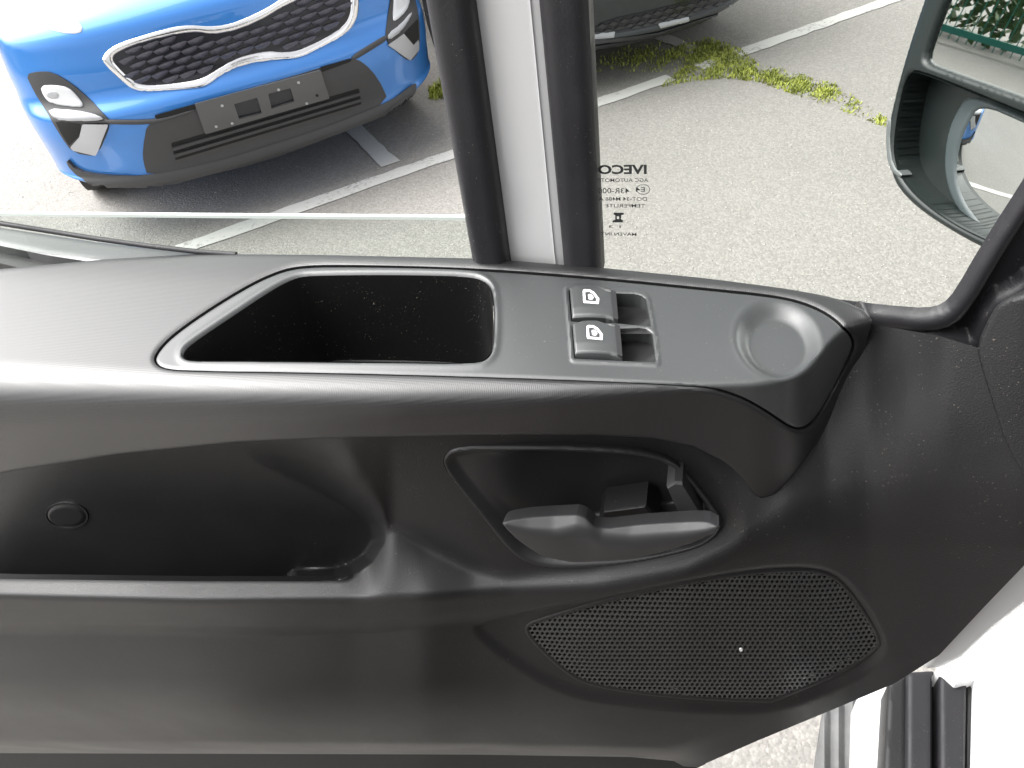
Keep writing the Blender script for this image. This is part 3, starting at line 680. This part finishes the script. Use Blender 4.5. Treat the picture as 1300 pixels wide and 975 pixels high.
# window switches
def win_icon(dx, dy): return np.array([(740.3, 374.8), (742, 373.6), (749, 373.8), (754.8, 377), (761, 384.8), (760.4, 392.2), (742, 391), (740.8, 389.5)])+(dx, dy)
def win_hole(dx, dy): return np.array([(743.2, 376.9), (748.8, 376.8), (753, 379.6), (757.2, 385), (757, 389.2), (743.9, 388.2)])+(dx, dy)
for rk, sc, st_, ic, hole in (([(723.5, 369), (732, 366.7), (758.7, 367.2), (770, 372), (782, 374), (785, 407.5), (769, 405), (726.5, 405)], [(781, 371.5), (812, 374), (820, 380), (826, 412), (784, 408.5)], [(775.5, 373), (782, 374), (785, 407.5), (778.5, 406.6)], (0, 0), SW1),
                        ([(727, 415), (740, 411.2), (759, 411.2), (775, 416), (787, 416.7), (790.3, 454), (775, 451.5), (730, 451)], [(786, 416), (819, 416), (828, 422), (832, 457.5), (790, 455)], [(780.5, 416.3), (787, 416.7), (790.3, 454), (783.8, 452.6)], (4.7, 45.6), SW2)):
    rk = np.array(rk); uc = rk[:, 0].min()+24; vc = rk[:, 1].mean()
    ro = lambda u, v, sd, uc=uc, vc=vc: .0022+.0022*(1-((u-uc)/34)**2)-.0016*(1-np.clip(sd/2.5, 0, 1))**2-.0012*np.clip((v-vc-12)/8, 0, 1)
    P, F = patch(np.array(rk), A_s, 1.2, (), ro, .012)
    rock = mesh_obj('window_switch', P, F, M_insert, DOOR, ins)
    P, F = patch(np.array(st_), A_s, 1.2, (), lambda u, v, sd, ro=ro: ro(u, v, sd+9)+.0009, .003); mesh_obj('switch_edge', P, F, mat('grey switch edge', (.06, .062, .064), .35) if False else M_lever, DOOR, ins)
    P, F = patch(win_icon(*ic), A_s, .7, [win_hole(*ic)], lambda u, v, sd, ro=ro: ro(u, v, 9+0*u)+.0003, 0); mesh_obj('switch_icon', P, F, M_icon, DOOR, ins)
    P, F = patch(np.array([(746.8, 380), (750.8, 379.6), (754.2, 383.8), (752, 387), (747.6, 386.2)])+np.array(ic), A_s, .6, (), lambda u, v, sd, ro=ro: ro(u, v, 9+0*u)+.0003, 0); mesh_obj('switch_icon', P, F, M_icon, DOOR, ins)
    sc = np.array(sc); b0 = sc.min(0); b1 = sc.max(0)
    so_ = lambda u, v, sd, b0=b0, b1=b1: -.0025-.011*(1-sstep(.2, 1.0, .72*(v-b0[1])/(b1[1]-b0[1])+.38*np.clip((u-b0[0])/(b1[0]-b0[0]), 0, 1)**2))
    P, F = patch(inset(hole, -10), A_s, 1.5, (), so_, 0); mesh_obj('finger_scoop', P, F, M_gloss, DOOR, ins)

# door release: bezel with bowl, lever, screw
def bez_off(u, v, sd):
    rim = .0013*np.exp(-((sd-3)/3.0)**2)
    left = sstep(600, 770, u+.25*(v-580)*0)
    deep = .004*sstep(4, 16, sd)+.040*left*sstep(6, 26, sd)
    return rim-deep-.0015*(1-np.clip(sd/3, 0, 1))**2
P, F = patch(BEZ, _M_s0, 1.5, (), bez_off, .006)
bz = mesh_obj('handle_bezel', P, F, M_gloss, DOOR, label='dished black bezel round the door release lever')
lt = curve([(-120, 666), (636, 666), (645, 659), (668, 655), (704, 652.5), (734, 651), (746, 656), (756, 667), (770, 669), (820, 663), (880, 659.5), (900, 660), (912, 668), (1480, 668)], 3)
lk = curve([(-120, 668.5), (638, 668.5), (668, 675), (704, 679), (730, 673), (748, 676), (762, 685), (800, 688), (860, 684), (895, 678), (912, 672), (1480, 672)], 4)
lb = curve([(-120, 672), (638, 672), (660, 691), (688, 709), (728, 717), (800, 713), (840, 704), (880, 692), (912, 677), (1480, 677)], 4)
lb = np.maximum(lb, lk+3); lk = np.maximum(lk, lt+1.5)
one = np.ones_like(UG)
L_f = depth_surface([(lt, .338+.00048*(lk-lt)), (lk, one*.338), (lb+12, one*.350)], [[(-120, 5), (660, 6), (700, 9), (760, 11), (860, 11), (900, 7), (1480, 5)]])
lo = [(637, 667), (640, 661), (650, 658)]+[(u, np.interp(u, UG, lt)) for u in range(660, 906, 6)]+[(911, 667), (914, 672)]+[(u, np.interp(u, UG, lb)) for u in range(909, 650, -8)]+[(643, 675)]
P, F = patch(lo, with_normals(L_f), 1.2, (), edge(4, .002), .014, EY*.85-EZ*.3)
mesh_obj('release_lever', P, F, M_lever, DOOR, bz, 'curved charcoal door release lever')
def quadbox(pts, y0, y1, name, m, parent):              # small block in the bowl: front outline at y0, back at y1
    a_ = np.array([py(np.float64(u), np.float64(v), y0) for u, v in pts]); d = EY*(y1-y0)
    cc = a_.mean(0); V, F = loft([a_+d, a_+EY*.002, cc+(a_-cc)*.93], False, True); return mesh_obj(name, V, [f for f in F], m, DOOR, parent)
quadbox([(846, 619), (856, 613), (866, 614), (892, 656), (888, 666), (868, 668)], .372, .41, 'lever_pivot', M_lever, bz)
quadbox([(760, 660), (766, 650), (820, 643), (836, 660), (834, 672), (760, 674)], .384, .41, 'lever_bracket', M_panel, bz)
P, F = patch(ellipse(793, 597, 10, 8), _M_s0, 1.2, (), lambda u, v, sd: bez_off(793+0*u, 597+0*u, 30+0*u)+.002+.002*np.clip(sd/3, 0, 1), .004); mesh_obj('bezel_screw', P, F, M_lever, DOOR, bz)
P, F = patch(ellipse(793, 597, 4, 3.2, n=6), _M_s0, .8, (), lambda u, v, sd: bez_off(793+0*u, 597+0*u, 30+0*u)+.0043+0*u, 0); mesh_obj('screw_socket', P, F, M_dark, DOOR, bz)

# speaker grille: a perforated sheet over a dark cavity
P, F = patch(GRL, M_s, 3, (), lambda u, v, sd: -.010+0*u, 0); spb = mesh_obj('speaker_cavity', P, F, M_dark, DOOR, trim)
gd = lambda u, v, sd: .0005+.0022*sstep(0, 40, sd)
hx, hy = 6.4, 5.4; hexs = []
lo_, hi_ = GRL.min(0), GRL.max(0); jj = 0
cents = []
for j in range(int((hi_[1]-lo_[1])/hy)+2):
    for i in range(int((hi_[0]-lo_[0])/hx)+2):
        cents.append((lo_[0]+(i+.5*(j % 2))*hx, lo_[1]+j*hy))
cents = np.array(cents); cents = cents[poly_sd(cents, GRL) > 3.4]
ang = np.radians(np.arange(6)*60+30)
outer = np.stack([np.cos(ang)*hx/math.sqrt(3), np.sin(ang)*hy/1.5], 1); inner = outer*.68
allp = (cents[:, None, :]+np.concatenate([outer, inner])[None]).reshape(-1, 2)
Pg, Ng = M_s(allp[:, 0], allp[:, 1]); Pg = Pg+Ng*gd(allp[:, 0], allp[:, 1], poly_sd(allp, GRL))[:, None]
back = Pg-Ng*.0012
n0 = len(Pg); Fg = []
for c_ in range(len(cents)):
    b_ = c_*12
    for k in range(6):
        k2 = (k+1) % 6
        Fg.append([b_+k2, b_+k, b_+6+k, b_+6+k2][::-1])
        Fg.append([b_+6+k2, b_+6+k, n0+b_+6+k, n0+b_+6+k2][::-1])
mesh_obj('speaker_grille', np.concatenate([Pg, back]), Fg, M_grille, DOOR, trim, 'perforated black speaker grille', smooth=False)
P, F = patch(GRL, M_s, 2.0, [inset(GRL, 5.0)], lambda u, v, sd: .0012-.001*(1-np.clip(sd/2, 0, 1))**2, .006); mesh_obj('grille_rim', P, F, M_panel, DOOR, trim)
P, F = patch(ellipse(941, 826.5, 2.2, 2, n=10), M_s, .8, (), lambda u, v, sd: .0036+0*u, .001); mesh_obj('paint_speck', P, F, M_icon, DOOR, trim)

# window belt at the rear, posts, seals, glass
P, F = patch([(-60, 279), (0, 287), (120, 305), (250, 320), (320, 324), (320, 338), (135, 333), (60, 322), (0, 310), (-60, 298)], surf_z(ZA-.003), 2.5, (), edge(5, .002), .012); mesh_obj('belt_moulding', P, F, M_insert, DOOR)
P, F = patch([(-60, 290), (0, 305), (60, 318), (135, 331), (180, 350), (60, 350), (24, 340), (0, 334), (-60, 324)], surf_z(ZA-.014), 2.5, (), None, .02, -EZ); mesh_obj('belt_recess', P, F, M_panel, DOOR)
bp_ = [py(np.float64(u), np.float64(v), y) for u, v, y in ((-60, 272, .50), (0, 283.5, .50), (60, 293, .50), (125, 303.5, .50), (190, 312.5, .50), (250, 319.5, .50), (300, 323, .50))]
V, F = tube(bp_, .0024); mesh_obj('belt_seal', V, F, M_rub, DOOR)
YG = .503
def glass_pane(name, poly, m, edge_mat=None):
    poly = np.asarray(poly, float); P0 = py(poly[:, 0], poly[:, 1], YG); n = len(P0)
    return mesh_obj(name, P0, [list(range(n))[::-1]], m, DOOR, smooth=False)
g1 = glass_pane('window_glass', [(-70, 272), (610, 275), (625, 340), (300, 345), (-70, 330)], M_glass2)
e0, e1 = py(-70., 272., YG), py(600., 275., YG)
V, F = box((e0+e1)/2, (np.linalg.norm(e1-e0), .0035, .0028), np.stack([EX, EY, EZ], 1)); mesh_obj('glass_top_edge', V, F, M_glassedge, DOOR, g1)
g2 = glass_pane('quarter_glass', [(748, -420), (1500, -420), (1400, 120), (1300, 260), (1225, 392), (1190, 415), (1060, 400), (752, 345)], M_glass)
def post(name, lx, rx, y, thick, bulge, m, lrow=None, steps=14, ext=-420):
    # a tall strip between two lines given at rows 0 and 330, rounded towards the cab
    def at(l, v): return l[0]+(l[1]-l[0])*v/330.0
    rows = np.linspace(ext, 352, 60); Vv = []; k = steps+1
    for v in rows:
        a_, b_ = py(np.float64(at(lx, v)), np.float64(v), y), py(np.float64(at(rx, v)), np.float64(v), y)
        t = np.linspace(0, 1, k)[:, None]
        x = (t*2-1); h = bulge*(1-np.abs(x)**4)
        Vv.append(a_*(1-t)+b_*t-EY*h+0*x)
    Vv = [np.concatenate([q[:1]+EY*thick, q, q[-1:]+EY*thick]) for q in Vv]
    V, F = loft(Vv, closed=False); return mesh_obj(name, V, [f[::-1] for f in F], m, DOOR)
post('white_post', (590, 638), (694, 722), .512, .03, .004, M_white)
post('window_channel', (541, 600), (598, 643.5), .497, .02, .006, M_rub)
post('window_channel', (684.5, 715.5), (747, 763), .497, .02, .006, M_rub)
post('post_seam', (672, 704), (673.5, 705.2), .5078, .002, .0006, M_white)

FRM = smooth_poly([(1050, 379), (1075, 381), (1105, 385), (1135, 388), (1175, 391), (1197, 386), (1213, 368), (1245, 312), (1300, 226), (1360, 130), (1430, 20), (1520, 20), (1420, 260), (1330, 350), (1300, 378), (1268, 392), (1246, 450), (1190, 440), (1100, 425), (1030, 400)], 1)
def frm_off(u, v, sd): return .010*np.sqrt(np.clip(1-((np.clip(sd, 0, 26)-13)/13)**2, 0, 1))-.002*sstep(22, 30, sd)
P, F = patch(FRM, with_normals(lambda u, v: py(u, v, .492-.022*sstep(1095, 1190, u))), 2.5, (), frm_off, .010, EY*.2-EZ*.9); mesh_obj('quarter_window_seal', P, F, M_rub, DOOR)
CT = [(1300, 372), (1275, 379), (1262, 392), (1240, 438), (1247, 468), (1262, 515), (1277, 562), (1303, 607), (1345, 655), (1480, 660), (1480, 300), (1400, 330)]
P, F = patch(smooth_poly(CT, 1), M_s, 3, (), lambda u, v, sd: .004-.003*(1-np.clip(sd/5, 0, 1))**2, .008); mesh_obj('corner_trim', P, F, M_panel, DOOR)

# white steel edge of the door below its trim
P, F = patch([(1400, 640), (1345, 668), (1300, 708), (1250, 760), (1190, 826), (1172, 852), (1196, 851), (1222, 838), (1262, 800), (1300, 770), (1345, 735), (1400, 690)], surf_y(.40), 3, (), edge(5, .004), .04, EY); mesh_obj('door_skin_edge', P, F, M_white, DOOR)

# glass markings, printed on the quarter glass and read from outside
def text(body, u, v, hpx, wpx, m, bold=0, name='glass_marking', parent=None):
    c_ = bpy.data.curves.new('t', 'FONT'); c_.body = body; c_.size = 1; c_.offset = bold; c_.resolution_u = 3
    o = bpy.data.objects.new('t', c_); COL.objects.link(o); dg_ = bpy.context.evaluated_depsgraph_get(); me = o.evaluated_get(dg_).to_mesh()
    V = np.array([x.co[:] for x in me.vertices]); F = [list(p.vertices) for p in me.polygons]
    o.evaluated_get(dg_).to_mesh_clear(); bpy.data.objects.remove(o, do_unlink=True)
    V = V-V.min(0); mx = V.max(0)
    p = py(np.float64(u), np.float64(v), YG-.001); s = np.linalg.norm(p-CAM)/FPX
    W_ = wpx*s/.97; Hh = hpx*s/math.cos(math.radians(33))
    P = p-EX*(V[:, :1]/mx[0])*W_+EZ*(V[:, 1:2]/mx[1])*Hh
    return mesh_obj(name, P, F, m, DOOR, parent, smooth=False)
text('IVECO', 821, 221, 10.5, 57, M_ink, .035, parent=g2)
for b_, u_, v_, h_, w_ in (('AGC AUTOMOTIV', 823, 231, 4.2, 62), ('43R-000', 799, 245.5, 6, 37), ('E4', 818.5, 243.5, 5.5, 11), ('DOT-34 M488 AS', 821, 255, 4.2, 60), ('TEMPERLITE', 819, 263.5, 4.0, 47), ('1 3', 788, 289.5, 3.2, 14), ('MAVEN INT.', 808, 299.5, 3.8, 44)):
    text(b_, u_, v_, h_, w_, M_ink, .004, parent=g2)
P, F = patch(ellipse(816.5, 240.5, 8.7, 6.6), surf_y(YG-.001), .8, [ellipse(816.5, 240.5, 7.9, 5.8)], None, 0); mesh_obj('glass_marking', P, F, M_ink, DOOR, g2)
P, F = patch([(779, 270), (792, 270), (792, 272.6), (788.5, 273), (788.5, 278.5), (791, 279.5), (791, 282.3), (777.5, 282.3), (777.5, 280), (781, 279), (781, 273), (779, 272.6)], surf_y(YG-.001), .7, [np.array([(783, 274.5), (786, 274.5), (786, 278), (783, 278)])], None, 0); mesh_obj('glass_marking', P, F, M_ink, DOOR, g2)

# wing mirror
mc = py(1255., 120., .74); rin = mc-CAM; rin /= np.linalg.norm(rin)
rout = -.90*EX+.30*EY-.17*EZ; rout /= np.linalg.norm(rout)
mn = rout-rin; mn /= np.linalg.norm(mn)
MS = surf_p(mc, mn)
HO = smooth_poly([(1192, -60), (1172, -5), (1152, 55), (1135, 115), (1124, 165), (1125, 205), (1134, 236), (1160, 264), (1200, 291), (1245, 316), (1300, 340), (1390, 362), (1430, 340), (1450, 250), (1455, 100), (1450, -80), (1400, -190), (1280, -200)], 2)
UP = smooth_poly([(1222, -60), (1199, 0), (1182, 45), (1173, 74), (1177, 81), (1195, 88), (1300, 125), (1425, 172), (1432, 60), (1425, -80), (1380, -160), (1280, -165)], 1)
LW = smooth_poly([(1150, 92), (1170, 92), (1300, 146), (1425, 196), (1425, 300), (1395, 340), (1320, 330), (1250, 304), (1204, 280), (1168, 254), (1144, 228), (1134, 200), (1136, 160)], 3)
P, F = patch(HO, MS, 3, [UP, LW], edge(5, .004), .03)
house = mesh_obj('wing_mirror', P, F, M_mhouse, DOOR, label='dark wing mirror with flat upper glass and convex lower glass')
l0_ = pp(HO[:, 0], HO[:, 1], mc, mn); hc = l0_.mean(0)
L = [l0_-mn*.004, l0_+(l0_-hc)*.02-mn*.02, hc+(l0_-hc)*.97-mn*.06, hc+(l0_-hc)*.80-mn*.10, hc+(l0_-hc)*.4-mn*.12]
V, F = loft(L, False, True); mesh_obj('mirror_shell', V, F, M_mhouse, DOOR, house)
P, F = patch(UP, surf_p(mc-mn*.006, mn), 6, (), None, 0); mesh_obj('mirror_glass', P, F, M_mirror, DOOR, house)
# convex lower glass in a deep well
P, F = patch(LW, MS, 3, (), lambda u, v, sd: -.030+0*u, 0); mesh_obj('mirror_well', P, F, M_mhouse, DOOR, house)
lwp = pp(LW[:, 0], LW[:, 1], mc, mn); V, F = loft([lwp, lwp-mn*.031]); mesh_obj('well_wall', V, [f[::-1] for f in F], M_mhouse, DOOR, house)
LGO = smooth_poly([(1216, 118), (1199, 143), (1189, 165), (1184, 196), (1187, 230), (1202, 264), (1243, 306), (1300, 322), (1390, 325), (1410, 290), (1415, 200), (1300, 150)], 2)
LG = smooth_poly([(1233, 132), (1216, 160), (1206, 186), (1202, 218), (1209, 246), (1222, 268), (1252, 300), (1300, 316), (1385, 318), (1402, 285), (1406, 205), (1300, 158)], 2)
lcx = pp(np.array([1300.]), np.array([225.]), mc, mn)[0]
mh = np.cross([0, 0, 1.0], mn); mh /= np.linalg.norm(mh); mv = np.cross(mn, mh)
tiltn = mn+mh*0.0-mv*.02; tiltn /= np.linalg.norm(tiltn)
def lg_f(u, v):
    P = pp(u, v, lcx-mn*.018, tiltn); d = np.linalg.norm(P-(lcx-mn*.018), axis=-1)
    return P-tiltn*(d**2/(2*.75))[..., None]
P, F = patch(LGO, with_normals(lambda u, v: lg_f(u, v)), 2, [LG], edge(4, .002), .012); mesh_obj('mirror_glass_rim', P, F, M_mrim, DOOR, house)
P, F = patch(LG, with_normals(lg_f), 2, (), lambda u, v, sd: -.002+0*u, 0); mesh_obj('mirror_glass', P, F, M_mirror, DOOR, house)
ip = smooth_poly([(1123, 170), (1127, 150), (1131, 152), (1128, 180), (1133, 212), (1146, 222), (1140, 226), (1126, 212)], 1)
P, F = patch(ip, surf_p(mc+mn*.001, mn), 1.5, (), edge(2, .001), .012); mesh_obj('indicator_lens', P, F, M_smoke, DOOR, house)
a0_ = pp(np.array([1400.]), np.array([250.]), mc-mn*.06, mn)[0]; b0_ = py(1480., 330., .50)
V, F = tube([a0_, (a0_+b0_)/2, b0_], [.03, .028, .035], 16); mesh_obj('mirror_arm', V, F, M_mhouse, DOOR, house)

# ------------------------------------------------------------------ the van around the door: sill, plus unseen light blockers
VAN = DOOR
P, F = patch([(1190, 845), (1255, 800), (1300, 765), (1500, 700), (1500, 1100), (1236, 1100), (1240, 860), (1215, 868)], surf_z(.86), 4, (), edge(6, .006), .25, -EZ); mesh_obj('white_sill', P, F, M_white, VAN)
P, F = patch([(1090, 880), (1132, 862), (1126, 1000), (1120, 1100), (1085, 1100), (1088, 985)], surf_z(.78), 4, (), edge(5, .004), .05, -EZ); mesh_obj('sill_flange', P, F, M_white, VAN)
for q, z_, m_ in (([(1128, 866), (1152, 852), (1152, 1100), (1116, 1100)], .835, M_panel), ([(1152, 852), (1184, 850), (1184, 1100), (1151, 1100)], .845, M_rub), ([(1184, 850), (1193, 858), (1196, 1100), (1184, 1100)], .82, M_dark), ([(1193, 851), (1206, 862), (1228, 868), (1224, 1100), (1195, 1100)], .848, M_rub), ([(1226, 868), (1248, 858), (1250, 880), (1236, 1100), (1222, 1100)], .84, M_panel)):
    P, F = patch(q, surf_z(z_), 3, (), edge(5, .004), .04, -EZ); mesh_obj('sill_trim_rib', P, F, m_, VAN)
P, F = patch([(1046, 900), (1094, 880), (1090, 985), (1080, 1100), (1022, 1100), (1036, 975)], surf_z(.60), 3, (), lambda u, v, sd: .004*np.sin(u*.35)-.004*(1-np.clip(sd/4, 0, 1))**2, .03, -EZ); mesh_obj('step_edge', P, F, M_strip, VAN)
# added out-of-view dash, floor, partition and roof forms that shade the door
L = []
for x in np.linspace(.46, 1.35, 12):
    t = np.linspace(0, 1, 40, endpoint=False)*2*np.pi
    k = 1-.12*((x-.9)/.45)**4
    yy = -.60+.80*k*np.sign(np.cos(t))*np.abs(np.cos(t))**.4; zz = 1.14+.46*k*np.sign(np.sin(t))*np.abs(np.sin(t))**.5
    L.append(EX*x+yy[:, None]*EY+zz[:, None]*EZ)
V, F = loft(L, True, True); mesh_obj('dash_light_blocker', V, F, M_panel, VAN)  # unseen block added to cut light on the door's right side
P0 = np.array([EX*x_+EY*y_+EZ*.72 for x_, y_ in ((-.60, -1.7), (.66, -1.7), (.66, .17), (.25, .19), (.05, .19), (-.60, .17))])
V, F = loft([P0-EZ*.05, P0, P0.mean(0)+(P0-P0.mean(0))*.97+EZ*.01], True, True); mesh_obj('floor_light_blocker', V, F, mat('brown floor blocker', (.05, .042, .036), .9, var=.3), VAN)  # unseen slab added to darken and warm the door's lower faces

L = []
for k in range(9):
    t = k/8; x = -.75+2.05*t
    L.append(np.array([EX*x+EY*y_+EZ*z_ for y_, z_ in ((-.98, .74), (-.92, 1.3), (-.96, 1.70), (-1.03, 1.72), (-1.06, .74))]))
V, F = loft(L, True, True); mesh_obj('partition_light_blocker', V, F, mat('dark partition blocker', (.05, .047, .045), .8, var=.2), VAN)  # unseen wall added behind the camera to darken the door faces

L = []
for k in range(13):
    y = -1.5+1.85*k/12; dz = -.08*(2*k/12-1)**4
    L.append(np.array([EX*x_+EY*y+EZ*(z_+dz) for x_, z_ in ((.10, 2.22), (1.3, 2.14), (1.3, 2.21), (.10, 2.29))]))
V, F = loft(L, True, True); mesh_obj('roof_light_blocker', V, F, M_roof_blocker, VAN)  # unseen partial roof added to block overhead light on the right

# ------------------------------------------------------------------ what the mirrors show: green fence, hedge and a parked car
fd = rout[:2]/np.linalg.norm(rout[:2]); fn = np.array([-fd[1], fd[0]])
base = mc[:2]+fd*10.2
for k in range(-4, 5):
    c_ = base+fn*k*2.5
    fr_ = Frame('fence_panel', 'green wire mesh fence panel between posts, seen in the wing mirror', 'fence', (*c_, 0), (*fn, 0), (*(-fd), 0), group='green fence panels behind the van')
    parts = [box(fr_.world([(-1.25, 0, 1.0)])[0], (.06, .06, 2.0), fr_.R)]
    V, F = parts[0]; mesh_obj('post', V, F, M_green, fr_, smooth=False)
    for z_ in (.15, .75, 1.3, 1.85):
        V, F = box(fr_.world([(0, 0, z_)])[0], (2.5, .05, .07), fr_.R); mesh_obj('rail', V, F, M_green, fr_, smooth=False)
    V, F = merge([box(fr_.world([(-1.2+i*.1, .01, 1.0)])[0], (.012, .012, 1.9), fr_.R) for i in range(25)])
    o = mesh_obj('wire', V, F, M_green, fr_, smooth=False); o['kind'] = 'stuff'
hv, hf = [], []
for i in range(9000):
    s = RNG.uniform(-12, 12); d = RNG.uniform(.4, 1.6); z_ = RNG.uniform(0, 1)**.8*(1.3+.3*math.sin(s*1.7)+.2*math.sin(s*4.1))
    p = np.array([*(base+fn*s+fd*d), z_]); a_ = RNG.normal(size=3); a_ /= np.linalg.norm(a_); b_ = np.cross(a_, RNG.normal(size=3)); b_ /= np.linalg.norm(b_)
    q = RNG.uniform(.05, .11); k = len(hv); hv += [p-a_*q, p+b_*q*.6, p+a_*q, p-b_*q*.6]; hf.append([k, k+1, k+2, k+3])
single(mesh_obj('hedge', np.array(hv), hf, M_hedge, smooth=False), 'dark green hedge behind the wire fence', kind='stuff')
bpy.context.view_layer.update()
